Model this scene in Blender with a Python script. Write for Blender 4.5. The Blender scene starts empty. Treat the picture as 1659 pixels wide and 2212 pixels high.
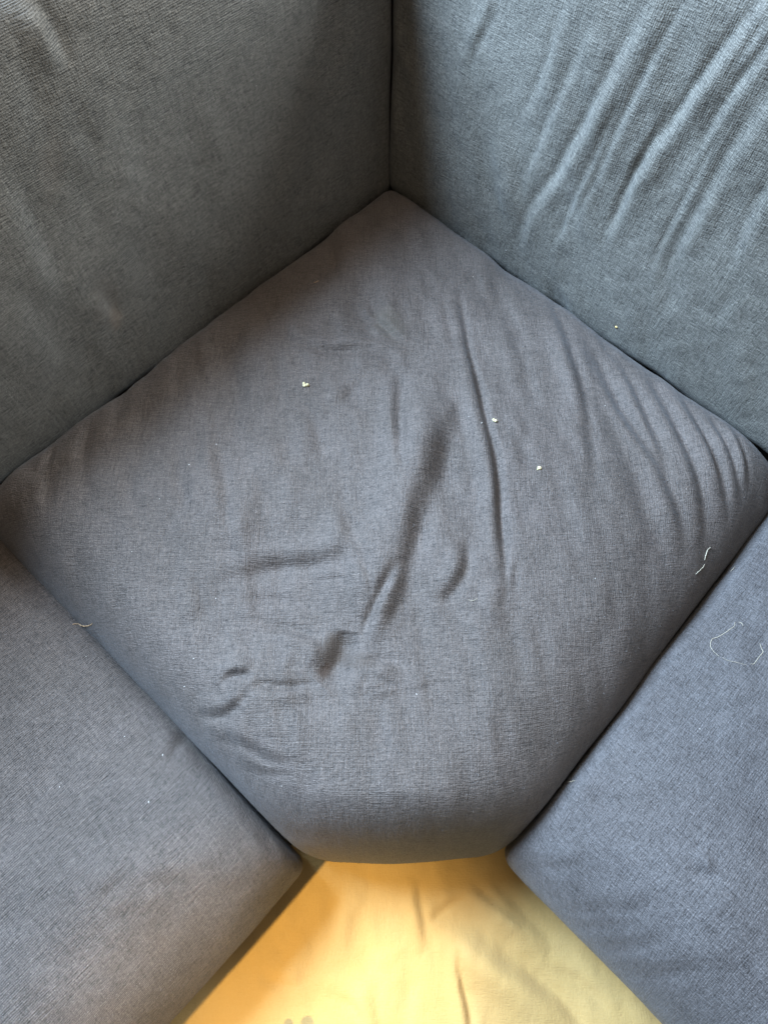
import bpy, bmesh, math, random
import numpy as np
from mathutils import Vector, Matrix
random.seed(7); RNG = np.random.default_rng(7)
scene = bpy.context.scene
C = scene.collection
R = math.radians

# ---------------------------------------------------------------- camera
CAM_H = 1.40; SEAT = 0.45; FLOOR = 0.14; PITCH = R(64.8); F = 1534.0; CX, CY = 829.5, 1106.0
cam = bpy.data.cameras.new('camera'); camo = bpy.data.objects.new('camera', cam); C.objects.link(camo)
camo.location = (0, 0, CAM_H); camo.rotation_euler = (math.pi/2-PITCH, 0, 0)
cam.sensor_fit = 'VERTICAL'; cam.sensor_height = 36; cam.lens = 36*F/2212.0; cam.clip_end = 50; cam.clip_start = .02
scene.camera = camo
# ---------------------------------------------------------------- light
scene.view_settings.view_transform = 'Standard'; scene.view_settings.look = 'None'
scene.view_settings.exposure = 0.86; scene.view_settings.gamma = 1
W = bpy.data.worlds.new('World'); scene.world = W; W.use_nodes = True
bg = W.node_tree.nodes['Background']; bg.inputs[0].default_value = (1.0, .86, .70, 1); bg.inputs[1].default_value = 0.14

def area(name, loc, aim, size, power, col, sy=None):
    l = bpy.data.lights.new(name, 'AREA'); l.energy = power; l.color = col
    l.shape = 'RECTANGLE'; l.size = size; l.size_y = sy or size
    o = bpy.data.objects.new(name, l); C.objects.link(o); o.location = loc
    o.rotation_euler = (Vector(aim)-Vector(loc)).to_track_quat('-Z', 'Y').to_euler()
    return o
area('window_light_left', (-1.62, 1.26, 2.68), (.1, .4, .45), 1.15, 212, (.58, .77, 1.0), 1.2)
area('fill_light_right', (2.0, 1.75, 2.2), (-.3, .7, .8), .9, 58, (.85, .93, 1.0), .9)  # added cool fill that lifts the left back cushion, no window known there
area('ceiling_bounce', (.1, 1.6, 2.75), (.1, 1.3, 0), 2.4, 17, (1.0, .76, .56), 2.2)
l = bpy.data.lights.new('warm_lamp', 'SPOT'); l.energy = 215; l.color = (1.0, .66, .25)
l.spot_size = R(12.5); l.spot_blend = .8; l.shadow_soft_size = .07
wl = bpy.data.objects.new('warm_lamp', l); C.objects.link(wl); wl.location = (-1.08, -.70, 2.5)
wl.rotation_euler = (Vector((-.05, -.14, 0))-wl.location).to_track_quat('-Z', 'Y').to_euler()

# ---------------------------------------------------------------- helpers
FWD = Vector((0, math.cos(PITCH), -math.sin(PITCH))); UPV = Vector((0, math.sin(PITCH), math.cos(PITCH)))
def ray(px, py): return FWD + Vector((1, 0, 0))*((px-CX)/F) - UPV*((py-CY)/F)
def on_z(px, py, z):                      # where a sight line of the survey photo meets a level plane
    d = ray(px, py); t = (z-CAM_H)/d.z
    return Vector((d.x*t, d.y*t, z))
class Frame:
    def __init__(s, o, ex, ey, ez): s.o, s.ex, s.ey, s.ez = Vector(o), Vector(ex).normalized(), Vector(ey).normalized(), Vector(ez).normalized()
    def at(s, px, py, off=0):
        d = ray(px, py); c = Vector((0, 0, CAM_H)); p0 = s.o+s.ez*off
        t = (p0-c).dot(s.ez)/d.dot(s.ez); p = c+d*t-s.o
        return (p.dot(s.ex), p.dot(s.ey))
    def world(s, P):
        M = np.array([s.ex, s.ey, s.ez]); return P@M+np.array(s.o)
LEVEL = Frame((0, 0, SEAT), (1, 0, 0), (0, 1, 0), (0, 0, 1))

def vnoise(x, y, scale, seed):
    g = np.random.default_rng(seed).normal(size=(128, 128))
    X = x*scale+37.3; Y = y*scale+51.7
    i = np.floor(X).astype(int); j = np.floor(Y).astype(int); fx = X-i; fy = Y-j
    fx = fx*fx*fx*(fx*(fx*6-15)+10); fy = fy*fy*fy*(fy*(fy*6-15)+10)
    a = g[i % 128, j % 128]; b = g[(i+1) % 128, j % 128]; c = g[i % 128, (j+1) % 128]; d = g[(i+1) % 128, (j+1) % 128]
    return (a*(1-fx)+b*fx)*(1-fy)+(c*(1-fx)+d*fx)*fy
def catmull(P, n=5):
    P = [np.array(p, float) for p in P]
    if len(P) < 3: return np.array(P)
    Q = [2*P[0]-P[1]]+P+[2*P[-1]-P[-2]]; out = []
    for i in range(1, len(Q)-2):
        for k in range(n):
            t = k/n; a, b, c, d = Q[i-1], Q[i], Q[i+1], Q[i+2]
            out.append(.5*(2*b+(c-a)*t+(2*a-5*b+4*c-d)*t*t+(-a+3*b-3*c+d)*t**3))
    out.append(P[-1]); return np.array(out)
def crease(x, y, pts, w, ridge, valley, side=-1, taper=.9, w2=None, e0=0, e1=0):
    """height of one fold: a rounded ridge on one side of the line and a pinched valley on the line itself"""
    L = catmull(pts); w2 = w2 or w*.62
    x = x+vnoise(x, y, 12, 71)*w*.12; y = y+vnoise(x, y, 12, 72)*w*.12
    out = np.zeros_like(x)
    m = (x > L[:, 0].min()-4*w) & (x < L[:, 0].max()+4*w) & (y > L[:, 1].min()-4*w) & (y < L[:, 1].max()+4*w)
    if not m.any(): return out
    X = x[m]; Y = y[m]; best = np.full(X.shape, 1e9); sg = np.zeros_like(X); tt = np.zeros_like(X)
    seg = np.diff(L, axis=0); ln = np.hypot(seg[:, 0], seg[:, 1]); cum = np.concatenate([[0], np.cumsum(ln)])
    for k in range(len(seg)):
        if ln[k] < 1e-9: continue
        rx = X-L[k, 0]; ry = Y-L[k, 1]
        t = (rx*seg[k, 0]+ry*seg[k, 1])/ln[k]**2
        tc = np.clip(t, 0, 1)
        dx = rx-tc*seg[k, 0]; dy = ry-tc*seg[k, 1]; d = np.hypot(dx, dy); q = d < best
        cr = (seg[k, 0]*ry-seg[k, 1]*rx)/ln[k]
        best[q] = d[q]; sg[q] = cr[q]; tt[q] = (cum[k]+tc[q]*ln[k])/cum[-1]
    s = np.sign(sg)*best*side
    over = np.sqrt(np.maximum(best**2-sg**2, 0))
    T = np.clip(np.sin(np.pi*np.clip(tt*(1-e0-e1)+e0, 0, 1)), 0, 1)**taper*np.exp(-(over/(w*.8))**2)
    out[m] = T*(ridge*np.exp(-((s-w*1.05)/w)**2)-valley*np.exp(-(s/w2)**2))
    return out

def fillet(poly, rads, n=14, edge=None):
    out = []; N = len(poly); ev = []
    for i in range(N):
        p = np.array(poly[i]); a = np.array(poly[i-1])-p; b = np.array(poly[(i+1) % N])-p
        la, lb = np.linalg.norm(a), np.linalg.norm(b); a /= la; b /= lb
        r = min(rads[i], la*.45, lb*.45)
        for k in range(n+1):
            t = k/n; out.append((1-t)**2*(p+a*r)+2*t*(1-t)*p+t*t*(p+b*r))
            if edge is not None: q = t*t*(3-2*t); ev.append(edge[i-1]*(1-q)+edge[i]*q)
    return (np.array(out), np.array(ev)) if edge is not None else np.array(out)
def resample(P, n, E=None):
    Q = np.vstack([P, P[:1]]); d = np.hypot(*np.diff(Q, axis=0).T); c = np.concatenate([[0], np.cumsum(d)])
    s = np.linspace(0, c[-1], n, endpoint=False)
    B = np.stack([np.interp(s, c, Q[:, 0]), np.interp(s, c, Q[:, 1])], 1)
    return B if E is None else (B, np.interp(s, c, np.append(E, E[0])))

def mesh_obj(name, V, faces, mat, parent=None, smooth=True, uv=None):
    me = bpy.data.meshes.new(name)
    F4 = np.asarray(faces, dtype=np.int32)
    if F4.ndim == 2:
        n, k = F4.shape
        me.vertices.add(len(V)); me.vertices.foreach_set('co', np.asarray(V, np.float32).ravel())
        me.loops.add(n*k); me.loops.foreach_set('vertex_index', F4.ravel())
        me.polygons.add(n); me.polygons.foreach_set('loop_start', np.arange(n, dtype=np.int32)*k)
        me.update(calc_edges=True)
        if uv is not None:
            l = me.uv_layers.new(name='UVMap'); l.data.foreach_set('uv', uv[F4.ravel()].astype(np.float32).ravel())
        me.polygons.foreach_set('use_smooth', np.full(n, smooth)); me.update()
    me.materials.append(mat)
    o = bpy.data.objects.new(name, me); C.objects.link(o)
    if parent is not None: o.parent = parent
    return o
def tag(o, label=None, cat=None, group=None, kind=None):
    for k, v in (('label', label), ('category', cat), ('group', group), ('kind', kind)):
        if v: o[k] = v
    return o

SURF = {}
def cushion(name, frame, poly, rads, top, Rr, Rz, crown, thick, fold, mat, parent, N=1000, M=260, uvrot=0, poly_centre=None, cpow=2.6):
    """a stuffed slip-covered cushion: rounded outline, domed top, rolled edge, side wall, underside"""
    edges = Rr if isinstance(Rr, (list, tuple)) else [Rr]*len(poly)
    RzIn = Rz; pts, ev = fillet(poly, rads, 14, edges); B, Rr = resample(pts, N, ev); Rz = np.minimum(Rz, Rr*.9+.006); c = poly_centre if poly_centre is not None else B.mean(0)
    nxt = np.roll(B, -1, 0)-np.roll(B, 1, 0); nor = np.stack([nxt[:, 1], -nxt[:, 0]], 1); nor /= np.linalg.norm(nor, axis=1)[:, None]
    if (np.sum((B-c)*nor, 1)).mean() < 0: nor = -nor
    h = np.sum((B-c)*nor, 1)
    rings = []; kR = np.full(N, .80)
    poly = [np.array(p) for p in poly]; nE = len(poly); lines = []
    for i in range(nE):
        a, b = poly[i], poly[(i+1) % nE]; t = (b-a)/np.linalg.norm(b-a); n = np.array([t[1], -t[0]])
        if np.dot(c-a, n) > 0: n = -n
        lines.append((a, n, edges[i], min(RzIn, edges[i]*.9+.006)))
    def drop(p):
        z = np.zeros(len(p))
        for a, n, r, rz in lines:
            d = np.clip(-(p-a)@n, 0, r); z -= rz*(1-np.sqrt(np.maximum(1-((r-d)/r)**2, 0)))
        return z
    for j in range(1, M+1):
        p = c+(B-c)*(kR*j/M)[:, None]; rings.append((p, drop(p), kR*j/M))
    E = 90
    for j in range(1, E+1):
        k = np.full(N, .80+.20*math.sin(j/E*math.pi/2)**.8)
        p = c+(B-c)*k[:, None]; rings.append((p, drop(p), k))
    zb_ = rings[-1][1]
    S = 26
    for j in range(1, S+1):
        t = j/S; k = 1-(.20*Rr/h)*t**3
        rings.append((c+(B-c)*k[:, None], zb_-(thick+zb_)*t, k))
    k = np.full(N, .3); rings.append((c+(B-c)*k[:, None], np.full(N, -thick-.002), k))
    P = np.concatenate([np.array([[*c]])]+[r[0] for r in rings]); Z = np.concatenate([[0]]+[r[1] for r in rings]); K = np.concatenate([[0]]+[r[2] for r in rings])
    nr = len(rings)
    DR = np.concatenate([[0]]+[r[1] if i < M+E else zb_ for i, r in enumerate(rings)]); fade = np.concatenate([[1]]+[np.full(N, 1.0 if i < M+E else max(0, 1-(i-M-E+1)/12)) for i in range(nr)])
    under = np.concatenate([[0]]+[np.full(N, 1.0 if i >= M+E else 0.0) for i in range(nr)])
    Z = Z+crown*(1-np.clip(K, 0, 1)**cpow)*(1-under)
    fz = fold(P[:, 0], P[:, 1])
    depth = np.exp(DR/.07)*fade
    Z2 = top+Z+fz*depth
    # rolled edges ripple sideways a little
    ii = np.arange(N); arc = np.concatenate([[0], np.tile(ii/N, nr)])
    per = np.hypot(*np.diff(np.vstack([B, B[:1]]), axis=0).T).sum()
    rip = vnoise(arc*per, Z*1.2, 22, 11)*.0006+vnoise(arc*per, Z*.5, 7, 12)*.0014
    w = np.clip((K-.8)/.2, 0, 1)**2
    dirv = P-c; dirv /= np.maximum(np.linalg.norm(dirv, axis=1), 1e-6)[:, None]
    P2 = P+dirv*(rip*w)[:, None]
    V = frame.world(np.column_stack([P2, Z2]))
    i0 = np.arange(N); i1 = (i0+1) % N; faces = []
    for r in range(nr-1):
        a = 1+r*N; b = 1+(r+1)*N
        faces.append(np.stack([a+i0, b+i0, b+i1, a+i1], 1))
    faces.append(np.stack([np.zeros(N, int), 1+i0, 1+i1, 1+i1], 1)[::1])
    Fc = np.concatenate(faces[:-1])
    # centre fan: give it quads by pairing neighbours
    e = np.arange(0, N, 2); fan = np.stack([np.zeros(len(e), int), 1+e, 1+(e+1) % N, 1+(e+2) % N], 1)
    Fc = np.concatenate([Fc, fan])
    # unrolled cloth coordinates in metres
    cr, sr = math.cos(uvrot), math.sin(uvrot); U = P+dirv*(np.clip(-Z+crown*.3, 0, 1))[:, None]*np.clip((K-.5)*2, 0, 1)[:, None]
    uv = np.column_stack([U[:, 0]*cr+U[:, 1]*sr, -U[:, 0]*sr+U[:, 1]*cr])
    # orientation
    a, b, d = V[Fc[0, 0]], V[Fc[0, 1]], V[Fc[0, 2]]
    if np.dot(np.cross(b-a, d-a), np.array(frame.ez)) < 0: Fc = Fc[:, ::-1]
    o = mesh_obj(name, V, Fc, mat, parent, True, uv)
    SURF[o.name] = o
    return o

# ---------------------------------------------------------------- materials
def nodes(name):
    m = bpy.data.materials.new(name); m.use_nodes = True; nt = m.node_tree
    return m, nt, nt.nodes['Principled BSDF']
class G:
    def __init__(s, nt): s.nt = nt
    def n(s, t, **kw):
        x = s.nt.nodes.new(t)
        for k, v in kw.items(): setattr(x, k, v)
        return x
    def link(s, a, b): s.nt.links.new(a, b)
    def math(s, op, a, b=None, c=None):
        x = s.n('ShaderNodeMath', operation=op)
        for i, v in enumerate((a, b, c)):
            if v is None: continue
            if isinstance(v, (int, float)): x.inputs[i].default_value = v
            else: s.link(v, x.inputs[i])
        return x.outputs[0]
    def noise(s, vec, scale=(1, 1, 1), sc=1.0, detail=2, rough=.5, rot=0, off=(0, 0, 0)):
        mp = s.n('ShaderNodeMapping'); mp.inputs['Scale'].default_value = scale; mp.inputs['Rotation'].default_value = (0, 0, rot); mp.inputs['Location'].default_value = off
        s.link(vec, mp.inputs[0]); t = s.n('ShaderNodeTexNoise'); t.inputs['Scale'].default_value = sc; t.inputs['Detail'].default_value = detail; t.inputs['Roughness'].default_value = rough
        s.link(mp.outputs[0], t.inputs['Vector']); return t.outputs['Fac']

def fabric(name, base, line=1.0, cross=.6, sheen=.5, stains=(), bump=1.0, sheen_tint=(.80, .90, 1)):
    m, nt, bs = nodes(name); g = G(nt)
    uv = g.n('ShaderNodeUVMap').outputs[0]
    sep = g.n('ShaderNodeSeparateXYZ'); g.link(uv, sep.inputs[0])
    ph = g.noise(uv, (60, 60, 1), 1, 3, .6); ph2 = g.noise(uv, (60, 60, 1), 1, 3, .6, off=(8, 3, 0))
    def thread(coord, phase, per, jit): return g.math('MULTIPLY_ADD', g.math('SINE', g.math('MULTIPLY_ADD', phase, jit, g.math('MULTIPLY', coord, 6.28318/per))), .5, .5)
    tw = thread(sep.outputs[1], ph, .0027, 3); tp = thread(sep.outputs[0], ph2, .0029, 3)
    nw = g.noise(uv, (90, 400, 1), 1, 2, .6); npp = g.noise(uv, (400, 90, 1), 1, 2, .6, off=(3, 9, 0))
    weft = g.math('ADD', g.math('MULTIPLY', tw, .16*line**2), g.math('MULTIPLY', nw, .9))
    warp = g.math('ADD', g.math('MULTIPLY', tp, .16*cross), g.math('MULTIPLY', npp, .9))
    slubA = g.noise(uv, (30, 260, 1), 1, 3, .6, off=(5, 2, 0)); slubB = g.noise(uv, (260, 30, 1), 1, 3, .6, off=(1, 7, 0))
    grain = g.noise(uv, (420, 420, 1), 1, 3, .75)
    fuzz = g.noise(uv, (150, 400, 1), 1, 2, .6, rot=.7)
    cloud = g.noise(uv, (7, 7, 1), 1, 4, .6)
    patch = g.noise(uv, (22, 22, 1), 1, 3, .6, off=(4, 4, 0))
    # height of the weave
    hgt = g.math('ADD', g.math('MULTIPLY', weft, line), g.math('MULTIPLY', warp, cross))
    hgt = g.math('ADD', hgt, g.math('MULTIPLY', slubA, .7*line)); hgt = g.math('ADD', hgt, g.math('MULTIPLY', slubB, .7*cross))
    hgt = g.math('ADD', hgt, g.math('MULTIPLY', grain, .8)); hgt = g.math('ADD', hgt, g.math('MULTIPLY', fuzz, .2))
    bp = g.n('ShaderNodeBump'); bp.inputs['Strength'].default_value = .55*bump; bp.inputs['Distance'].default_value = .0030
    g.link(hgt, bp.inputs['Height']); g.link(bp.outputs[0], bs.inputs['Normal'])
    # mottled yarn colour
    v = g.math('ADD', g.math('MULTIPLY', weft, .55*line), g.math('MULTIPLY', warp, .55*cross))
    v = g.math('ADD', v, g.math('MULTIPLY', grain, 1.0)); v = g.math('ADD', v, g.math('MULTIPLY', slubA, .45)); v = g.math('ADD', v, g.math('MULTIPLY', slubB, .45))
    v = g.math('ADD', v, g.math('MULTIPLY', fuzz, .4)); spk = g.noise(uv, (520, 520, 1), 1, 1, .5, off=(6, 6, 0)); spm = g.n('ShaderNodeMapRange'); g.link(spk, spm.inputs[0]); spm.inputs[1].default_value = .60; spm.inputs[2].default_value = .78; spm.inputs[4].default_value = .55; v = g.math('ADD', v, spm.outputs[0])
    s0 = .5*(.55*line*(.9+.16*line**2)+.55*cross*(.9+.16*cross)+1.0+.9+.4)
    v = g.math('ADD', g.math('MULTIPLY', g.math('SUBTRACT', v, s0), 2.4), 1.0)
    v = g.math('ADD', v, g.math('MULTIPLY', g.math('SUBTRACT', cloud, .5), .35)); v = g.math('ADD', v, g.math('MULTIPLY', g.math('SUBTRACT', patch, .5), .35))
    v = g.math('MAXIMUM', v, .25)
    mix = g.n('ShaderNodeMix', data_type='RGBA'); mix.inputs['A'].default_value = (*base[0], 1); mix.inputs['B'].default_value = (*base[1], 1); g.link(cloud, mix.inputs['Factor'])
    vm = g.n('ShaderNodeVectorMath', operation='SCALE'); g.link(mix.outputs['Result'], vm.inputs[0]); g.link(v, vm.inputs['Scale'])
    col = vm.outputs[0]
    for (x, y, rx, ry, rot, c, amt) in stains:                # marks left on the cloth
        mp = g.n('ShaderNodeMapping', vector_type='TEXTURE'); mp.inputs['Location'].default_value = (x, y, 0); mp.inputs['Rotation'].default_value = (0, 0, rot); mp.inputs['Scale'].default_value = (rx, ry, 1)
        g.link(uv, mp.inputs[0]); ln = g.n('ShaderNodeVectorMath', operation='LENGTH'); g.link(mp.outputs[0], ln.inputs[0])
        wob = g.noise(uv, (70, 70, 1), 1, 4, .6); d = g.math('ADD', ln.outputs['Value'], g.math('MULTIPLY', g.math('SUBTRACT', wob, .5), 1.1))
        mr = g.n('ShaderNodeMapRange', interpolation_type='SMOOTHSTEP'); g.link(d, mr.inputs[0]); mr.inputs[1].default_value = .35; mr.inputs[2].default_value = 1.1; mr.inputs[3].default_value = amt; mr.inputs[4].default_value = 0
        mx = g.n('ShaderNodeMix', data_type='RGBA'); g.link(mr.outputs[0], mx.inputs['Factor']); g.link(col, mx.inputs['A']); mx.inputs['B'].default_value = (*c, 1)
        col = mx.outputs['Result']
    g.link(col, bs.inputs['Base Color'])
    bs.inputs['Roughness'].default_value = .62; bs.inputs['Specular IOR Level'].default_value = .5
    bs.inputs['Sheen Weight'].default_value = sheen*.25; bs.inputs['Sheen Roughness'].default_value = .45; bs.inputs['Sheen Tint'].default_value = (*sheen_tint, 1)
    return m
GREY = ((.062, .053, .046), (.088, .077, .073))
st = LEVEL.at
def stain_uv(px, py): return st(px, py)
s1 = st(722, 1392); s2 = st(700, 1440); s3 = st(770, 1420); s4 = st(840, 700)
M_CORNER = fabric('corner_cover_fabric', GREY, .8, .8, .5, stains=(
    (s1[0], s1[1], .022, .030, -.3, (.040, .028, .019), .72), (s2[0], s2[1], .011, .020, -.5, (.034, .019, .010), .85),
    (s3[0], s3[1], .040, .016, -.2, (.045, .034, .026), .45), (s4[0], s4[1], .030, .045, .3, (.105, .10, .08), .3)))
M_LEFT = fabric('left_cover_fabric', GREY, 1.3, .5, .5)
M_RIGHT = fabric('right_cover_fabric', ((.072, .070, .074), (.096, .100, .108)), .8, .8, .6)  # bluer copy of the grey cover, window light's tint put into the colour
M_BACKL = fabric('left_back_fabric', ((.118, .116, .102), (.142, .139, .124)), 1.2, .5, .5,
                 stains=())
M_BACKR = fabric('right_back_fabric', ((.116, .116, .103), (.138, .140, .128)), .8, .9, .55)
M_BASE = fabric('base_fabric', GREY, .8, .8, .3)

# ---------------------------------------------------------------- the sofa
sofa = bpy.data.objects.new('corner_sofa', None); C.objects.link(sofa)
tag(sofa, 'large dark grey fabric corner sofa with wrinkled slip covers filling the picture', 'sofa')

zb = SEAT-.05
P = lambda x, y, z=zb: np.array(on_z(x, y, z)[:2])
BC = P(846, 382, SEAT-.02); BL = P(-85, 1092, SEAT-.03); BR = P(1745, 1015, SEAT-.03)
FL = P(650, 1860); FR = P(1112, 1848)
e1 = BL-BC; e1 /= np.linalg.norm(e1); e2 = BR-BC; e2 /= np.linalg.norm(e2)
print('dims', np.linalg.norm(BL-BC), np.linalg.norm(BR-BC), np.linalg.norm(FL-BL), np.linalg.norm(FR-BR), np.dot(e1, e2), BC, BL, BR, FL, FR)

def mk(fr, spec, amp=2.0):
    """fold list in survey-photo points -> metres on the cushion"""
    out = []
    for pts, wpx, rd, vl, *ex in spec:
        q = [fr.at(x, y) for x, y in pts]; kw = dict(ex[0]) if ex else {}
        out.append((q, wpx*.00074, rd*.001*amp, vl*.001*amp, kw))
    return out
def folder(specs, extra=None):
    def f(x, y):
        z = np.zeros_like(x)
        for q, w, rd, vl, kw in specs: z += crease(x, y, q, w, rd, vl, **{'side': -1, **kw})
        if extra is not None: z += extra(x, y)
        return z
    return f
# side=-1: ridge lies to the right of travel; the lists below travel down the picture, so flip puts it on the left
LFT = dict(side=-1); RGT = dict(side=1)
corner_folds = mk(LEVEL, [
    ([(990, 600), (1005, 690), (1022, 790), (1045, 890), (1066, 980), (1082, 1090), (1092, 1230), (1090, 1330)], 22, 5.5, 5.0, dict(side=-1, w2=.007)),
    ([(992, 870), (965, 950), (930, 1060), (900, 1180), (880, 1280), (870, 1400)], 50, 10, 4.2, dict(side=-1, w2=.02, taper=.9)),
    ([(1000, 640), (1000, 760), (975, 900), (920, 1060), (880, 1200), (830, 1340)], 60, 5.5, 0, dict(side=-1)),
    ([(1010, 1040), (1000, 1140), (985, 1240), (950, 1360)], 60, 3, 0, dict(side=-1)),
    ([(660, 1100), (670, 1180), (690, 1280), (720, 1360)], 60, 5, 1, dict(side=1)),
    ([(866, 800), (860, 880), (862, 960), (872, 1050)], 20, 3.4, 3.2, dict(side=-1)),
    ([(660, 850), (685, 930), (695, 1010)], 26, 2.0, 2.5, dict(side=-1)),
    ([(600, 720), (700, 752), (800, 760), (890, 788)], 22, 2.6, 3.0, dict(side=1)),
    ([(770, 680), (820, 705), (870, 745)], 16, 2.2, 2.0, dict(side=1)),
    ([(795, 640), (815, 690), (850, 725)], 14, 1.8, 1.8, dict(side=-1)),
    ([(455, 1248), (520, 1232), (590, 1212), (680, 1208), (740, 1196), (800, 1205)], 26, 3.2, 2.6, dict(side=1, w2=.013)),
    ([(500, 1290), (600, 1285), (700, 1300)], 20, 1.6, 1.6, dict(side=-1)),
    ([(560, 1345), (640, 1352), (700, 1378)], 18, 3.4, 2.8, dict(side=-1)),
    ([(860, 1205), (835, 1250), (800, 1320), (780, 1370)], 18, 4.2, 4.4, dict(side=1, w2=.008)),
    ([(745, 1350), (735, 1400), (712, 1440), (685, 1470)], 34, 3.0, 9.5, dict(side=-1, w2=.019, taper=.7)),
    ([(470, 1472), (500, 1458), (545, 1455)], 16, 2.2, 4.2, dict(side=1)),
    ([(540, 1474), (600, 1480), (690, 1470)], 16, 2.0, 3.6, dict(side=-1)),
    ([(400, 1535), (470, 1540), (510, 1520), (535, 1490)], 15, 2.2, 3.2, dict(side=1)),
    ([(420, 1590), (500, 1600), (580, 1640), (660, 1650)], 14, 1.6, 2.2, dict(side=1)),
    ([(480, 1640), (560, 1665), (640, 1670)], 12, 1.2, 1.7, dict(side=1)),
    ([(1010, 1150), (1008, 1215), (985, 1265), (950, 1300)], 20, 3.6, 3.2, dict(side=-1)),
    ([(1120, 1200), (1110, 1280)], 14, 1.0, 1.0, dict(side=-1)),
    ([(770, 1425), (830, 1420), (880, 1430)], 18, 1.6, 2.4, dict(side=-1)),
    ([(1200, 620), (1225, 700), (1252, 800), (1270, 900), (1280, 1010), (1278, 1080)], 24, 4.2, 3.6, dict(side=-1)),
    ([(1270, 700), (1330, 830), (1390, 930), (1440, 1030), (1475, 1120), (1500, 1230)], 22, 3.6, 3.4, dict(side=-1)),
    ([(1340, 740), (1400, 870), (1432, 960), (1450, 1040)], 18, 3.2, 2.6, dict(side=-1)),
    ([(1410, 780), (1460, 890), (1500, 990), (1530, 1090), (1545, 1180)], 20, 4.2, 4.2, dict(side=-1)),
    ([(1480, 830), (1535, 930), (1570, 1020), (1600, 1110)], 18, 3.8, 4.0, dict(side=-1)),
    ([(1540, 870), (1585, 950), (1615, 1030), (1630, 1080)], 15, 3.2, 3.4, dict(side=-1)),
    ([(1590, 900), (1625, 970), (1645, 1040)], 13, 3.0, 3.2, dict(side=-1)),
    ([(1110, 640), (1130, 760), (1150, 880)], 26, 1.2, 1.0, dict(side=-1)),
    ([(380, 960), (392, 1060), (400, 1160)], 24, 1.3, 1.5, dict(side=-1)),
    ([(470, 950), (485, 1050), (490, 1140)], 24, 1.8, 2.0, dict(side=-1)),
    ([(180, 900), (165, 1000)], 20, 1.6, 1.6, dict(side=-1)),
    ([(250, 850), (240, 960)], 20, 1.2, 1.4, dict(side=-1)),
    ([(110, 950), (90, 1010)], 15, 1.8, 1.6, dict(side=-1)),
    ([(560, 1780), (640, 1800), (740, 1820)], 16, 1.0, 1.3, dict(side=1)),
])
rc = random.Random(21)
def rumple(fr, n, x0, x1, y0, y1, ang, spread, lo, hi, wd=(16, 36), ln=(60, 170)):
    out = []
    for _ in range(n):
        cx, cy = rc.uniform(x0, x1), rc.uniform(y0, y1); a = ang+rc.gauss(0, spread); L = rc.uniform(*ln); b = rc.uniform(-.25, .25)
        pts = [(cx+math.cos(a+b*t)*L*t, cy+math.sin(a+b*t)*L*t) for t in (-1, -.4, .3, 1)]
        out.append((pts, rc.uniform(*wd), rc.uniform(lo, hi), rc.uniform(lo, hi)*.8, dict(side=rc.choice((-1, 1)))))
    return mk(fr, out)
corner_folds += rumple(LEVEL, 34, 420, 1120, 700, 1500, 1.65, .35, .35, 1.3)
corner_folds += rumple(LEVEL, 9, 420, 900, 1150, 1620, 0.1, .35, .3, .8)
corner_folds += rumple(LEVEL, 10, 1100, 1500, 800, 1350, 1.35, .2, .3, .9)
corner_folds += rumple(LEVEL, 10, 80, 420, 900, 1200, 1.75, .2, .4, 1.2)
corner_folds += rumple(LEVEL, 16, 520, 900, 1230, 1500, 2.4, .8, .35, .8, (9, 17), (25, 60))+rumple(LEVEL, 8, 400, 560, 1430, 1640, .5, .5, .3, .7, (9, 16), (25, 55))
hollow = LEVEL.at(790, 1290)
def corner_extra(x, y):
    z = vnoise(x, y, 7, 3)*.0035+vnoise(x*1.4+y*.2, y*.5, 15, 4)*.0030+vnoise(x*1.3+y*.2, y*.45, 38, 5)*.0011+vnoise(x, y, 90, 6)*.00012
    z += -.020*np.exp(-(((x-hollow[0])/.20)**2+((y-hollow[1])/.17)**2))
    return z
crown_poly = [tuple(BC), tuple(BL), tuple(FL), tuple(P(850, 1868)), tuple(FR), tuple(BR)]
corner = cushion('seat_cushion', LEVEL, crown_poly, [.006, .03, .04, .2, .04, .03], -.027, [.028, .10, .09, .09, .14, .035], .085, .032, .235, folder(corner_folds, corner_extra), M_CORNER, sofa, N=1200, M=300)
tag(corner, 'creased five sided corner seat cushion with a brown stain')

# left and right seats: e1 / e2 run away from the corner along the backs
def seat(name, A, B, e, mat, folds, extra, uvrot, label, top, rads):
    inner = [tuple(A), tuple(A+e*.80), tuple(B+e*.80), tuple(B)]; rr = [.035, .08, .17, .022]
    o = cushion(name, LEVEL, inner, rads, top, rr, .10, .028, .18, folder(folds, extra), mat, sofa, N=900, M=230, uvrot=uvrot)
    tag(o, label); return o
left_folds = mk(LEVEL, [
    ([(390, 1545), (350, 1580), (320, 1640)], 20, 1.2, 2.2, dict(side=-1)),
    ([(560, 1780), (590, 1810), (620, 1850)], 12, 1.6, 1.6, dict(side=-1)),
    ([(600, 1770), (625, 1800), (640, 1830)], 10, 1.4, 1.6, dict(side=-1)),
    ([(520, 1790), (550, 1830), (570, 1870)], 14, 1.2, 1.2, dict(side=-1)),
    ([(200, 1640), (150, 1700)], 30, 1.2, 1.0, dict(side=-1)),
])+rumple(LEVEL, 10, 60, 520, 1450, 2100, 2.2, .5, .3, .9)
def lx(x, y): return vnoise(x, y, 5, 23)*.003+vnoise(x, y, 14, 24)*.0012+vnoise(x, y, 45, 25)*.0004
def rx(x, y): return vnoise(x, y, 5, 33)*.003+vnoise(x, y, 13, 34)*.0014+vnoise(x, y, 40, 35)*.0005
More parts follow.
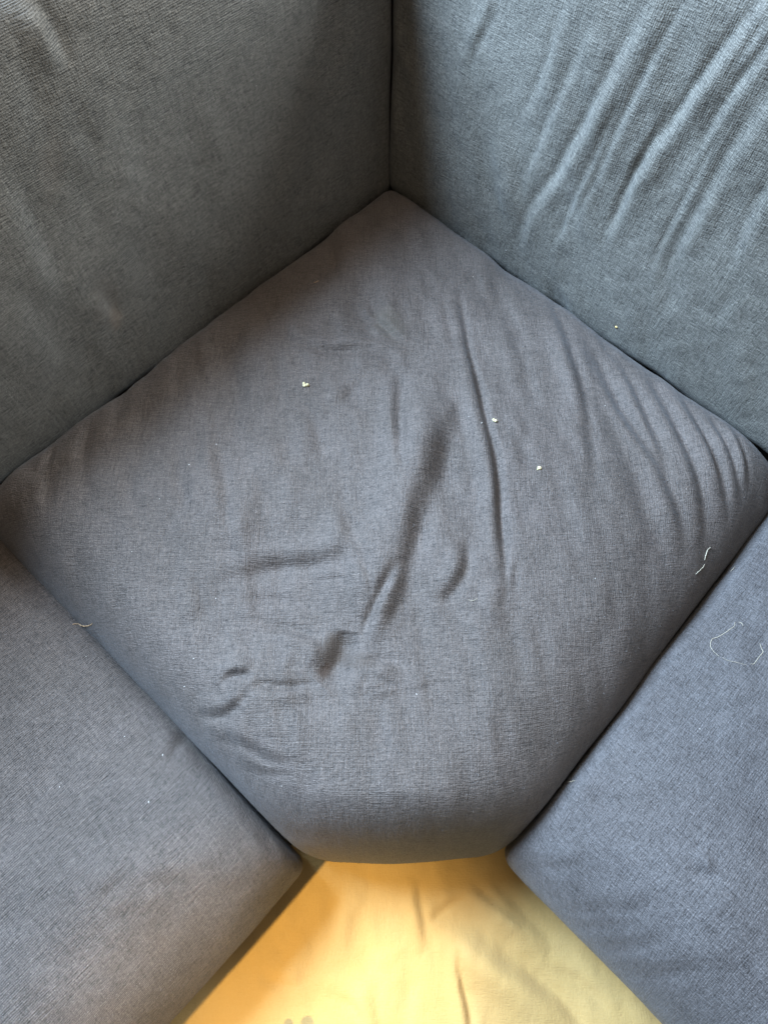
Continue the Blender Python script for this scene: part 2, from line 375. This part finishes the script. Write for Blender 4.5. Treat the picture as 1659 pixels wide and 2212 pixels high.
right_folds = mk(LEVEL, [
    ([(1240, 1985), (1330, 1990), (1420, 1975), (1480, 1960)], 22, 1.6, 1.8, dict(side=1)),
    ([(1250, 2030), (1350, 2030), (1440, 2010)], 18, 2.0, 2.4, dict(side=1)),
    ([(1300, 2090), (1400, 2085), (1500, 2060)], 22, 1.8, 2.2, dict(side=1)),
    ([(1380, 2150), (1480, 2150), (1600, 2110)], 24, 2.0, 2.4, dict(side=1)),
    ([(1530, 1870), (1570, 1900), (1600, 1900)], 20, 1.6, 1.4, dict(side=1)),
    ([(1180, 1870), (1260, 1880), (1320, 1860)], 20, 1.4, 1.6, dict(side=1)),
])
nl = np.array([e1[1], -e1[0]]);
if np.dot(nl, FL-BC) < 0: nl = -nl
# front edge of the left seat is seen at (660,1878)-(370,2212), right one at (1102,1850)-(1440,2212)
FLs = P(662, 1864, SEAT-.11)+e1*.010; FRs = P(1100, 1852, SEAT-.11)+e2*.002
angl = math.atan2(e1[1], e1[0]); angr = math.atan2(e2[1], e2[0])
BLs = P(-10, 1077, SEAT-.07)+e1*.014; BRs = P(1672, 1087, SEAT-.07)+e2*.004; BLs = BLs+(BLs-FLs)*.12; BRs = BRs+(BRs-FRs)*.12
left = seat('seat_cushion', BLs, FLs, e1, M_LEFT, left_folds, lx, angl, 'left seat cushion of the sofa with fine ribbed weave', -.098, [.04, .1, .1, .02])
right = seat('seat_cushion', BRs, FRs, e2, M_RIGHT, right_folds, rx, angr, 'right seat cushion of the sofa, tinted the blue of window light', -.082, [.04, .1, .1, .02])

# backs: frames with x along the back, y up the leaning face, z out of the face
def back(name, e, other, shift, mat, spec, extra, label, lean, flip, rads):
    n = -np.array([e[1], -e[0]]);
    if np.dot(n, other) < 0: n = -n                            # towards the seat
    up = Vector((-n[0]*math.sin(lean), -n[1]*math.sin(lean), math.cos(lean)))
    ex = Vector((e[0], e[1], 0)); ez = Vector((n[0]*math.cos(lean), n[1]*math.cos(lean), math.sin(lean)))
    o = Vector((BC[0], BC[1], SEAT-.03))+Vector((n[0], n[1], 0))*shift
    fr = Frame(o, ex, up, ez)
    L = 1.55; H = .575
    sl = math.sin(lean); poly = [(-.030, -.05), (L, -.05), (L, H), (-.030-H*sl, H)]
    ob = cushion(name, fr, poly, rads, -.014, [.035, .08, .10, .034], .06, .016, .20, folder(mk(fr, spec, 1.15 if flip else 1.0), extra), mat, sofa, N=1100, M=260, poly_centre=np.array([.62, .30]))
    tag(ob, label); return fr, ob
backL_spec = [
    ([(50, -60), (80, 0), (112, 45), (135, 100), (150, 150)], 26, 5.0, 5.0, dict(side=1)),
    ([(30, 100), (60, 200), (110, 330)], 40, 1.8, 1.8, dict(side=1)),
    ([(140, 200), (170, 280), (220, 370)], 34, 1.8, 1.8, dict(side=1)),
    ([(10, 330), (60, 440), (110, 560), (160, 640)], 34, 2.0, 1.8, dict(side=1)),
    ([(215, 620), (238, 655), (258, 690)], 26, 2.6, 2.6, dict(side=1)),
]
backR_spec = [
    ([(1440, -80), (1385, 20), (1330, 130), (1265, 260), (1200, 370), (1140, 460), (1105, 550)], 24, 6.0, 6.0, dict(side=1, w2=.011)),
    ([(1500, -60), (1440, 60), (1380, 180), (1330, 290), (1290, 380), (1225, 500)], 15, 2.6, 3.0, dict(side=1)),
    ([(1700, -100), (1610, 30), (1540, 120), (1465, 230), (1400, 330), (1340, 430), (1290, 540)], 22, 6.5, 7.0, dict(side=1, w2=.009)),
    ([(1760, 80), (1680, 180), (1600, 290), (1530, 400), (1470, 520), (1420, 640)], 22, 4.4, 5.0, dict(side=1, w2=.012)),
    ([(1760, 0), (1680, 70), (1600, 170), (1530, 280), (1480, 370)], 16, 3.0, 3.0, dict(side=1)),
    ([(1700, -30), (1640, 60), (1570, 160)], 12, 2.0, 2.0, dict(side=1)),
    ([(1780, 220), (1700, 330), (1620, 460), (1560, 600)], 22, 3.6, 3.6, dict(side=1)),
    ([(1090, -60), (1060, 30), (1030, 100), (1005, 170)], 18, 3.4, 1.6, dict(side=-1)),
    ([(1240, -40), (1200, 60), (1180, 140), (1120, 260)], 20, 2.4, 2.2, dict(side=1)),
    ([(1290, 20), (1230, 160), (1150, 330), (1110, 430)], 18, 2.2, 2.2, dict(side=1)),
    ([(1360, 180), (1290, 330), (1220, 470), (1180, 560)], 14, 2.0, 2.0, dict(side=1)),
    ([(1480, 160), (1410, 290), (1360, 390), (1310, 500)], 13, 1.8, 2.0, dict(side=1)),
    ([(1600, 230), (1520, 350), (1450, 480), (1390, 620)], 14, 2.0, 2.2, dict(side=1)),
    ([(1620, 560), (1560, 660), (1520, 730)], 24, 1.4, 1.4, dict(side=1)),
    ([(1500, 540), (1440, 650), (1400, 720)], 24, 1.2, 1.2, dict(side=1)),
]
def bx1(x, y): return vnoise(x, y, 5, 43)*.003+vnoise(x*1.3, y*.6, 13, 44)*.0012+vnoise(x, y, 45, 45)*.0003
def bx2(x, y): return vnoise(x, y, 5, 53)*.003+vnoise(x*1.6+y*.8, y*.5-x*.2, 15, 54)*.0018+vnoise(x, y, 45, 55)*.0004
frL, backL = back('back_cushion', e1, e2, .0, M_BACKL, backL_spec, bx1, 'smooth brownish grey left back cushion', R(7), 1, [.02, .1, .1, .02])
frR, backR = back('back_cushion', e2, e1, .0, M_BACKR, backR_spec, bx2, 'right back cushion with long diagonal wrinkles', R(7), 0, [.02, .1, .1, .02])

q1 = frL.at(252, 690); q2 = frL.at(228, 650); q3 = frL.at(110, 370); fl_ = lambda p: (p[0], p[1])
backL.data.materials[0] = fabric('left_back_fabric', ((.118, .116, .102), (.142, .139, .124)), 1.2, .5, .5, stains=(
    (*q1, .016, .026, .3, (.24, .19, .145), .42), (*q2, .03, .05, .4, (.20, .17, .14), .22), (*q3, .02, .05, .6, (.20, .17, .14), .22)))
# ---------------------------------------------------------------- sofa base under the cushions
def prism(name, poly, z0, z1, mat, parent=None, bev=.015):
    bm = bmesh.new(); vs = [bm.verts.new((p[0], p[1], z0)) for p in poly]; f = bm.faces.new(vs)
    bm.normal_update()
    if f.normal.z > 0: f.normal_flip()
    r = bmesh.ops.extrude_face_region(bm, geom=[f]); top = [v for v in r['geom'] if isinstance(v, bmesh.types.BMVert)]
    for v in top: v.co.z = z1
    bmesh.ops.bevel(bm, geom=bm.edges[:], offset=bev, segments=3, affect='EDGES')
    bmesh.ops.recalc_face_normals(bm, faces=bm.faces)
    uvl = bm.loops.layers.uv.new('UVMap')
    for f in bm.faces:
        for l in f.loops: l[uvl].uv = (l.vert.co.x+l.vert.co.y, l.vert.co.z+l.vert.co.y)
    me = bpy.data.meshes.new(name); bm.to_mesh(me); bm.free(); me.materials.append(mat)
    o = bpy.data.objects.new(name, me); C.objects.link(o); o.parent = parent; return o
cen = (BC+FL+FR)/3
inset = .045
d_in1 = e2*inset; d_in2 = e1*inset
basepoly = [BC-(e1+e2)*.22, BC-(e2)*.22+e1*1.66, FLs+e1*.78-e2*inset, FLs-(e1*.01+e2*inset), FRs-(e2*.01+e1*inset), FRs+e2*.78-e1*inset, BC-(e1)*.22+e2*1.66]
prism('sofa_base', basepoly, FLOOR+.022, FLOOR+.040, M_BASE, sofa, .004)
m, nt, bs = nodes('dark_wood'); bs.inputs['Base Color'].default_value = (.03, .02, .014, 1); bs.inputs['Roughness'].default_value = .5
for p in (BC-(e1+e2)*.15, basepoly[1]-e1*.1+e2*.1, basepoly[2]-e1*.1-e2*.1, basepoly[5]-e2*.1-e1*.1, basepoly[6]-e2*.1+e1*.1):
    q = [p+np.array(d) for d in ((-.03, -.03), (.03, -.03), (.03, .03), (-.03, .03))]
    prism('leg', q, FLOOR+.001, FLOOR+.024, m, sofa, .003)

# ---------------------------------------------------------------- floor and the sheet spread over it
m, nt, bs = nodes('floor_wood'); g = G(nt); tc = g.n('ShaderNodeTexCoord').outputs['Object']
w1 = g.noise(tc, (2, 40, 1), 1, 5, .6); cr = g.n('ShaderNodeValToRGB'); cr.color_ramp.elements[0].color = (.16, .09, .045, 1); cr.color_ramp.elements[1].color = (.33, .2, .11, 1); g.link(w1, cr.inputs[0]); g.link(cr.outputs[0], bs.inputs['Base Color']); bs.inputs['Roughness'].default_value = .45
fl = mesh_obj('floor', np.array([(-3, -3, FLOOR), (3, -3, FLOOR), (3, 3, FLOOR), (-3, 3, FLOOR)], float), [(0, 1, 2, 3)], m); tag(fl, kind='structure')

FLOORF = Frame((0, 0, FLOOR+.012), (1, 0, 0), (0, 1, 0), (0, 0, 1))
m, nt, bs = nodes('sheet_cotton'); g = G(nt); uv = g.n('ShaderNodeUVMap').outputs[0]
n1 = g.noise(uv, (500, 60, 1), 1, 2, .6); n2 = g.noise(uv, (60, 500, 1), 1, 2, .6); n3 = g.noise(uv, (260, 260, 1), 1, 4, .7); n4 = g.noise(uv, (9, 9, 1), 1, 4, .55); n5 = g.noise(uv, (45, 30, 1), 1, 3, .6, rot=.6)
h = g.math('ADD', g.math('ADD', n1, n2), g.math('MULTIPLY', n3, 1.2)); h = g.math('ADD', h, g.math('MULTIPLY', n5, 2.5))
bp = g.n('ShaderNodeBump'); bp.inputs['Strength'].default_value = .35; bp.inputs['Distance'].default_value = .0018; g.link(h, bp.inputs['Height']); g.link(bp.outputs[0], bs.inputs['Normal'])
cr = g.n('ShaderNodeValToRGB'); cr.color_ramp.elements[0].position = .3; cr.color_ramp.elements[1].position = .7
cr.color_ramp.elements[0].color = (.45, .305, .105, 1); cr.color_ramp.elements[1].color = (.49, .350, .145, 1)
mixf = g.math('ADD', g.math('MULTIPLY', n4, .6), g.math('MULTIPLY', n3, .4)); g.link(mixf, cr.inputs[0])
vor = g.n('ShaderNodeTexVoronoi'); vor.inputs['Scale'].default_value = 26; g.link(uv, vor.inputs['Vector'])
sp = g.n('ShaderNodeMapRange'); g.link(vor.outputs['Distance'], sp.inputs[0]); sp.inputs[1].default_value = .015; sp.inputs[2].default_value = .05; sp.inputs[3].default_value = .55; sp.inputs[4].default_value = 0
mx = g.n('ShaderNodeMix', data_type='RGBA'); g.link(sp.outputs[0], mx.inputs['Factor']); g.link(cr.outputs[0], mx.inputs['A']); mx.inputs['B'].default_value = (.32, .19, .08, 1)
g.link(mx.outputs['Result'], bs.inputs['Base Color']); bs.inputs['Roughness'].default_value = .9; bs.inputs['Sheen Weight'].default_value = .15
nx, ny = 760, 620; xs = np.linspace(-.75, .85, nx); ys = np.linspace(-.85, .35, ny); X, Y = np.meshgrid(xs, ys); x = X.ravel(); y = Y.ravel()
sheet_folds = mk(FLOORF, [
    ([(800, 1900), (780, 1980), (770, 2080)], 26, 1.6, 1.4, dict(side=-1)),
    ([(640, 2000), (600, 2100), (540, 2200)], 24, 1.8, 1.4, dict(side=1)),
    ([(830, 2090), (820, 2170), (840, 2260)], 22, 1.8, 1.6, dict(side=-1)),
    ([(1180, 2090), (1250, 2120), (1330, 2190)], 18, 2.0, 2.0, dict(side=1)),
    ([(905, 1890), (912, 1960), (925, 2060)], 16, 2.4, 1.6, dict(side=-1)),
    ([(990, 2040), (1000, 2120), (1015, 2200), (1020, 2290)], 14, 4.0, 3.5, dict(side=-1)),
    ([(880, 2040), (885, 2120), (880, 2250)], 30, 2.0, 1.6, dict(side=-1)),
    ([(930, 1990), (1010, 1990), (1070, 2030), (1160, 2120), (1260, 2230)], 40, 9, 4, dict(side=-1, taper=.8)),
    ([(1090, 2075), (1150, 2105), (1230, 2170), (1330, 2290)], 24, 3, 3, dict(side=-1)),
    ([(1060, 1900), (1130, 1970), (1200, 2040)], 22, 3.0, 3.0, dict(side=-1)),
    ([(1000, 1890), (1060, 1940), (1150, 2010)], 18, 2.4, 2.2, dict(side=-1)),
    ([(560, 2110), (650, 2140)], 20, 1.4, 1.6, dict(side=1)),
    ([(700, 2150), (760, 2170), (800, 2240)], 20, 1.4, 1.6, dict(side=1)),
    ([(1010, 1930), (960, 1965), (925, 2000)], 16, 1.6, 1.8, dict(side=-1)),
])
z = folder(sheet_folds)(x, y)+vnoise(x, y, 4, 61)*.004+vnoise(x, y, 11, 62)*.002+vnoise(x*1.5, y*.7, 28, 63)*.0009+vnoise(x, y, 70, 64)*.0003
z = np.maximum(z*.9+.016, .0035)+FLOOR
V = np.column_stack([x, y, z]); idx = np.arange(nx*ny).reshape(ny, nx)
Fs = np.stack([idx[:-1, :-1], idx[:-1, 1:], idx[1:, 1:], idx[1:, :-1]], -1).reshape(-1, 4)
sheet = mesh_obj('floor_sheet', V, Fs, m, None, True, np.column_stack([x, y]))
tag(sheet, 'wrinkled yellow cream cotton sheet spread on the floor in front of the sofa corner', 'sheet')

# unseen upright frame, added behind the back cushions to keep their gaps dark
for e, n_, lab in ((e1, e2, None), (e2, e1, None)):
    A = BC-(e1+e2)*.22; q = [A, A+e*1.88, A+e*1.88+n_*.075, A+n_*.075]
    prism('added_back_frame', q, SEAT-.275, 1.02, M_BASE, sofa, .02) if e is e1 else prism('added_back_frame', [A+e*.078, A+e*1.88, A+e*1.88+n_*.075, A+e*.078+n_*.075], SEAT-.275, 1.02, M_BASE, sofa, .02)

from mathutils.bvhtree import BVHTree
BV = []
for o in (corner, left, right, backL, backR, sheet):
    n = len(o.data.vertices); v = np.empty(n*3, np.float32); o.data.vertices.foreach_get('co', v)
    f = np.empty(len(o.data.loops), np.int32); o.data.loops.foreach_get('vertex_index', f)
    BV.append((o, BVHTree.FromPolygons(v.reshape(-1, 3).tolist(), f.reshape(-1, 4).tolist())))
def hit(px, py):
    d = ray(px, py).normalized(); c = Vector((0, 0, CAM_H)); best = None
    for o, b in BV:
        loc, nor, i, dist = b.ray_cast(c, d)
        if loc is not None and (best is None or dist < best[2]): best = (loc, nor if nor.dot(d) < 0 else -nor, dist, o)
    return best
def simple(name, col, rough=.7, sss=0):
    m, nt, bs = nodes(name); g = G(nt); tc = g.n('ShaderNodeTexCoord').outputs['Object']
    nn = g.noise(tc, (900, 900, 900), 1, 3, .6); mr = g.n('ShaderNodeMapRange'); g.link(nn, mr.inputs[0]); mr.inputs[3].default_value = .75; mr.inputs[4].default_value = 1.2
    vm = g.n('ShaderNodeVectorMath', operation='SCALE'); vm.inputs[0].default_value = col; g.link(mr.outputs[0], vm.inputs['Scale']); g.link(vm.outputs[0], bs.inputs['Base Color'])
    bs.inputs['Roughness'].default_value = rough; return m
M_CRUMB = simple('pale_crumb', (.62, .58, .36)); M_THREAD = simple('pale_thread', (.55, .52, .42)); M_TAN = simple('tan_fibre', (.62, .44, .26)); M_LINT = simple('white_lint', (.50, .50, .48))
def blob(bm, c, r, seed, sq=(1, 1, .75)):
    rr = random.Random(seed); q = bmesh.ops.create_icosphere(bm, subdivisions=2, radius=1)
    ph = [rr.uniform(0, 6) for _ in range(6)]
    for v in q['verts']:
        p = v.co.copy(); k = 1+.18*math.sin(3*p.x+ph[0])+.16*math.sin(4*p.y+ph[1])+.14*math.sin(5*p.z+ph[2])+.10*math.sin(9*p.x+7*p.y+ph[3])
        v.co = Vector((p.x*sq[0]*r*k, p.y*sq[1]*r*k, p.z*sq[2]*r*k))+Vector(c)
def at_surface(name, px, py, build, mat, lift=0):
    h = hit(px, py)
    bm = bmesh.new(); build(bm); me = bpy.data.meshes.new(name); bm.to_mesh(me); bm.free(); me.materials.append(mat)
    for p in me.polygons: p.use_smooth = True
    o = bpy.data.objects.new(name, me); C.objects.link(o)
    z = h[1]; x = Vector((1, 0, 0)); x = (x-z*x.dot(z)).normalized(); y = z.cross(x)
    o.matrix_world = Matrix(((x.x, y.x, z.x, h[0].x), (x.y, y.y, z.y, h[0].y), (x.z, y.z, z.z, h[0].z), (0, 0, 0, 1)))
    o.location = h[0]+z*lift; return o
def b1(bm):
    blob(bm, (-.0035, .0018, 0), .0026, 1); blob(bm, (-.0025, -.0012, 0), .0026, 2); blob(bm, (.0022, -.0002, 0), .0030, 3, (1.25, .85, .8))
def b2(bm): blob(bm, (-.0012, .001, 0), .0026, 4); blob(bm, (.0018, -.0008, 0), .0023, 5)
def b3(bm): blob(bm, (0, 0, 0), .0028, 6, (1, 1, .6)); blob(bm, (-.0028, -.0022, -.0005), .0016, 7)
tag(at_surface('crumb', 661, 832, b1, M_CRUMB, .0012), 'largest pale yellow crumb of joined lumps left of the seat cushion centre', 'crumb', 'crumbs lying on the seat')
tag(at_surface('crumb', 1068, 909, b2, M_CRUMB, .0012), 'small pale crumb beside the long crease in the seat cushion', 'crumb', 'crumbs lying on the seat')
tag(at_surface('crumb', 1165, 1011, b3, M_CRUMB, .0008), 'faint whitish crumb on the smooth right part of the seat cushion', 'crumb', 'crumbs lying on the seat')
tag(at_surface('crumb', 1331, 706, lambda bm: blob(bm, (0, 0, 0), .0019, 8, (1.4, .9, .8)), simple('amber_crumb', (.72, .55, .22)), .0008), 'tiny amber crumb at the seam below the right back cushion', 'crumb', 'crumbs lying on the seat')

def thread_obj(name, pts, rad, mat, lift=.0006):
    V = []; Fq = []; base = 0; k = 6
    L = catmull(pts, 5); P3 = []
    for (px, py) in L:
        h = hit(px, py)
        if h: P3.append(h[0]+h[1]*(lift+.0004*math.sin(px*.9)))
    org = P3[len(P3)//2].copy()
    for i, p in enumerate(P3):
        t = (P3[min(i+1, len(P3)-1)]-P3[max(i-1, 0)]).normalized(); a = t.orthogonal().normalized(); b = t.cross(a)
        r = rad*(.55+.45*math.sin(math.pi*min(max(i/(len(P3)-1), .08), .92)))*(1+.25*math.sin(i*2.1))
        for q in range(k): an = q/k*2*math.pi; V.append(tuple(p-org+a*r*math.cos(an)+b*r*math.sin(an)))
    for i in range(len(P3)-1):
        for q in range(k): Fq.append((i*k+q, i*k+(q+1) % k, (i+1)*k+(q+1) % k, (i+1)*k+q))
    o = mesh_obj(name, np.array(V), Fq, mat); o.location = org; return o
TG = 'lint threads lying on the sofa'
tag(thread_obj('lint_thread', [(1501, 1240), (1508, 1234), (1516, 1226), (1521, 1219)], .00055, M_THREAD), 'short straight pale thread at the right side of the middle seat cushion', 'thread', TG)
tag(thread_obj('lint_thread', [(1521, 1210), (1522, 1203), (1524, 1195), (1528, 1187), (1533, 1182)], .0006, M_THREAD), 'curved pale thread just above the straight one on the middle seat', 'thread', TG)
tag(thread_obj('lint_thread', [(1586, 1345), (1585, 1352), (1575, 1360), (1562, 1369), (1548, 1377), (1538, 1380), (1534, 1388), (1534, 1398), (1541, 1408), (1552, 1418)], .00036, M_THREAD), 'curved pale hair on the right seat cushion, open towards the right', 'thread', TG)
tag(thread_obj('lint_thread', [(1558, 1420), (1572, 1427), (1590, 1431), (1612, 1437)], .00022, M_THREAD), 'faint hair under the curved one on the right seat cushion', 'thread', TG)
tag(thread_obj('lint_thread', [(1594, 1344), (1600, 1346), (1604, 1352)], .0004, M_THREAD), 'tiny hooked fibre above the looping thread on the right seat', 'thread', TG)
tag(thread_obj('lint_thread', [(1640, 1390), (1643, 1400), (1647, 1408), (1640, 1417), (1634, 1425), (1627, 1434), (1620, 1434)], .00038, M_THREAD), 'bent pale thread at the right picture edge on the right seat', 'thread', TG)
tag(thread_obj('lint_thread', [(157, 1349), (168, 1348), (177, 1351), (187, 1352), (196, 1350), (201, 1346)], .0006, M_TAN), 'tan thread lying across the left seat cushion near the seam', 'thread', TG)
tag(thread_obj('lint_thread', [(1578, 1235), (1582, 1230), (1587, 1225)], .0004, M_THREAD), 'short pale fibre caught in the right hand seam', 'thread', TG)
tag(thread_obj('lint_thread', [(679, 611), (684, 609), (689, 607)], .0004, M_TAN), 'short tan fibre on the seat below the back corner', 'thread', TG)
tag(thread_obj('lint_thread', [(1226, 1690), (1234, 1689), (1242, 1686)], .00045, M_THREAD), 'short pale fibre on the right seat near its front corner', 'thread', TG)
tag(thread_obj('lint_thread', [(1012, 1296), (1019, 1298), (1026, 1296), (1031, 1292)], .0003, M_THREAD), 'faint curled hair on the middle of the centre seat', 'thread', TG)
SP = [(409, 1004, 'white lint speck on the middle seat, upper left of the long dark horizontal crease'), (345, 1078, 'white lint speck on the left part of the middle seat, nearest the left corner'),
      (286, 1192, 'white lint speck close to the middle of the left seam on the centre seat'), (467, 1293, 'white lint speck left of the ripples above the brown stain'),
      (419, 1423, 'white lint speck left of the brown stain'), (399, 1483, 'white lint speck below and left of the brown stain, near the seam'),
      (187, 1418, 'brightest white lint speck on the left seat cushion, below the tan thread'), (352, 1631, 'white lint speck on the left seat beside the seam'),
      (270, 1591, 'white lint speck in the middle of the left seat cushion'), (322, 1733, 'lowest white lint speck on the left seat cushion'), (130, 1700, 'white lint speck at the far left of the left seat'),
      (609, 1698, 'pinkish white lint speck near the front left edge of the centre seat'), (1022, 598, 'white lint speck near the back corner of the centre seat, above the long crease'),
      (1012, 900, 'upper white lint speck just left of the long crease'), (1040, 914, 'lower white lint speck touching the long crease beside the small crumb'),
      (1306, 877, 'white lint speck among the fan of folds at the right'), (468, 960, 'white lint speck below the left back cushion, left of the largest crumb'),
      (726, 308, 'lint speck on the left back cushion near the upright seam'), (554, 185, 'lint speck high in the middle of the left back cushion'),
      (1511, 1575, 'white lint speck on the right seat cushion below the curved hair'), (1093, 541, 'lint speck at the foot of the right back cushion near the corner'),
      (1285, 1250, 'lint speck on the smooth lower right of the centre seat'), (900, 1500, 'lint speck on the centre seat right of and below the brown stain')]
meL = None
for i, (px, py, lab) in enumerate(SP):
    h = hit(px, py)
    if h is None: continue
    o = at_surface('lint_speck', px, py, lambda bm: blob(bm, (0, 0, 0), .0008, 20, (1.7, .8, .7)), M_LINT, .0003) if meL is None else bpy.data.objects.new('lint_speck', meL)
    if meL is None: meL = o.data
    else: C.objects.link(o); o.location = h[0]+h[1]*.0003; o.rotation_euler = (0, 0, random.uniform(0, 3)); k = random.uniform(.55, 1.05); o.scale = (k, k, k)
    tag(o, lab, 'lint', 'tiny lint specks scattered over the sofa')

# loose fibre ends standing off the cloth
def fibres(name, obj, count, mat, sel, ln=.0035, wd=.00022):
    me = obj.data; n = len(me.polygons); nv = len(me.vertices)
    co = np.empty(nv*3, np.float32); me.vertices.foreach_get('co', co); co = co.reshape(-1, 3)
    fv = np.empty(n*4, np.int32); me.loops.foreach_get('vertex_index', fv); fv = fv.reshape(-1, 4)
    A = co[fv[:, 0]]; B = co[fv[:, 1]]; D = co[fv[:, 3]]; Cc = co[fv[:, 2]]
    nn = np.cross(Cc-A, D-B); ar = np.linalg.norm(nn, axis=1); nn /= np.maximum(ar, 1e-12)[:, None]
    w = ar*sel(A, nn); w /= w.sum()
    f = RNG.choice(n, count, p=w); u = RNG.random((count, 2)); p = A[f]+(B[f]-A[f])*u[:, :1]+(D[f]-A[f])*u[:, 1:]
    d = RNG.normal(size=(count, 3)); N_ = nn[f]; d -= N_*np.sum(d*N_, 1)[:, None]; d /= np.linalg.norm(d, axis=1)[:, None]
    tip = d*.8+N_*RNG.uniform(.15, .8, (count, 1)); L_ = (ln*RNG.uniform(.4, 1.3, (count, 1)))
    sd = np.cross(N_, d)*wd*.5
    V = np.stack([p-sd, p+sd, p+tip*L_*.55+sd*.7, p+tip*L_*.55-sd*.7, p+tip*L_+N_*(-.15*L_)], 1).reshape(-1, 3)
    b = np.arange(count)*5; q = np.stack([b, b+1, b+2, b+3], 1); t = np.stack([b+3, b+2, b+4, b+4], 1)
    o = mesh_obj(name, V, q, mat, sofa, False); tag(o, kind='stuff'); return o
M_FUZZ = simple('grey_fibre', (.30, .31, .33)); 
for o_, cnt in ((corner, 16000), (left, 8000), (right, 9000), (backR, 5000)):
    fibres('fabric_fuzz', o_, cnt, M_FUZZ, lambda A, nn: (nn[:, 2] > -.3)*1.0*(A[:, 2] > .2), .0030, .00022)
fibres('fabric_fuzz', corner, 5000, simple('dark_fibre', (.07, .07, .07)), lambda A, nn: (nn[:, 2] < .6)*(nn[:, 2] > -.5)*(A[:, 1] < .12)*1.0, .0034, .0003)

# ---------------------------------------------------------------- the bare foot at the lower edge
def skinobj(name, verts, edges, radii, mat, parent=None, sub=2):
    me = bpy.data.meshes.new(name); me.from_pydata(verts, edges, []); o = bpy.data.objects.new(name, me); C.objects.link(o)
    m_ = o.modifiers.new('skin', 'SKIN'); o.modifiers.new('sub', 'SUBSURF').levels = sub; o.modifiers['sub'].render_levels = sub
    for v, r in zip(me.skin_vertices[0].data, radii): v.radius = r if isinstance(r, tuple) else (r, r)
    me.skin_vertices[0].data[0].use_root = True
    dg = bpy.context.evaluated_depsgraph_get(); dg.update(); ev = bpy.data.meshes.new_from_object(o.evaluated_get(dg))
    o.modifiers.clear(); o.data = ev; ev.materials.clear(); ev.materials.append(mat)
    for p in ev.polygons: p.use_smooth = True
    if parent: o.parent = parent
    return o
M_SKIN = simple('skin', (.56, .33, .20), .5)
M_SKIN.node_tree.nodes['Principled BSDF'].inputs['Subsurface Weight'].default_value = .15
M_SKIN.node_tree.nodes['Principled BSDF'].inputs['Subsurface Radius'].default_value = (.02, .008, .004)
toe = on_z(604, 2207, FLOOR+.03); ft = bpy.data.objects.new('person', None); C.objects.link(ft); ft.location = (toe.x, toe.y-.2, FLOOR+.016)
tag(ft, 'bare foot of a standing person, only the toe tip showing at the bottom edge', 'person')
# local: toes point to +y, big toe on the right
def Lf(x, y, z): return (x, y, z)
V = [Lf(0, -.03, .06), Lf(0, -.045, .16), Lf(.0, -.045, .30), Lf(.0, -.035, .42), Lf(.004, .04, .045), Lf(.004, .10, .034), Lf(0, -.07, .028)]
E = [(0, 1), (1, 2), (2, 3), (0, 4), (4, 5), (0, 6)]; Rd = [.036, .036, .048, .054, (.036, .034), (.042, .024), .027]
toes = [(.026, .184, .0155, .130), (.001, .186, .0105, .145), (-.010, .172, .0085, .138), (-.026, .158, .008, .128), (-.040, .140, .0075, .114)]
for tx, ty, r, kb in toes:
    b = len(V); V += [Lf(tx*.9, kb-.015, .020), Lf(tx, (kb+ty)/2, .014), Lf(tx, ty, .007)]; E += [(5, b), (b, b+1), (b+1, b+2)]; Rd += [r*1.05, r, r]
skinobj('body', V, E, Rd, M_SKIN, ft)
mt, nt, bs = nodes('denim'); bs.inputs['Base Color'].default_value = (.05, .07, .12, 1); bs.inputs['Roughness'].default_value = .85
bm = bmesh.new(); nseg = 40
rows = [(.19, .062), (.185, .066), (.20, .068), (.30, .072), (.42, .078), (.56, .084), (.56, .079), (.42, .072), (.19, .060)]
vr = [[bm.verts.new((r*math.cos(a/nseg*2*math.pi)*(1+.03*math.sin(3*a/nseg*6.283+z*20)), -.045+r*math.sin(a/nseg*2*math.pi), z)) for a in range(nseg)] for z, r in rows]
for i in range(len(rows)-1):
    for a in range(nseg): bm.faces.new((vr[i][a], vr[i][(a+1) % nseg], vr[i+1][(a+1) % nseg], vr[i+1][a]))
me = bpy.data.meshes.new('trouser_leg'); bmesh.ops.recalc_face_normals(bm, faces=bm.faces); bm.to_mesh(me); bm.free(); me.materials.append(mt)
for p in me.polygons: p.use_smooth = True
o = bpy.data.objects.new('trouser_leg', me); C.objects.link(o); o.parent = ft
bm = bmesh.new()
for tx, ty, r, kb in toes:
    q = bmesh.ops.create_icosphere(bm, subdivisions=2, radius=1)
    for v in q['verts']: v.co = Vector((v.co.x*r*.62+tx, v.co.y*r*.62+ty+r*.25, v.co.z*r*.22+.007+r*.88))
me = bpy.data.meshes.new('toenails'); bm.to_mesh(me); bm.free(); me.materials.append(simple('nail', (.62, .42, .33), .3))
for p in me.polygons: p.use_smooth = True
o = bpy.data.objects.new('toenails', me); C.objects.link(o); o.parent = ft
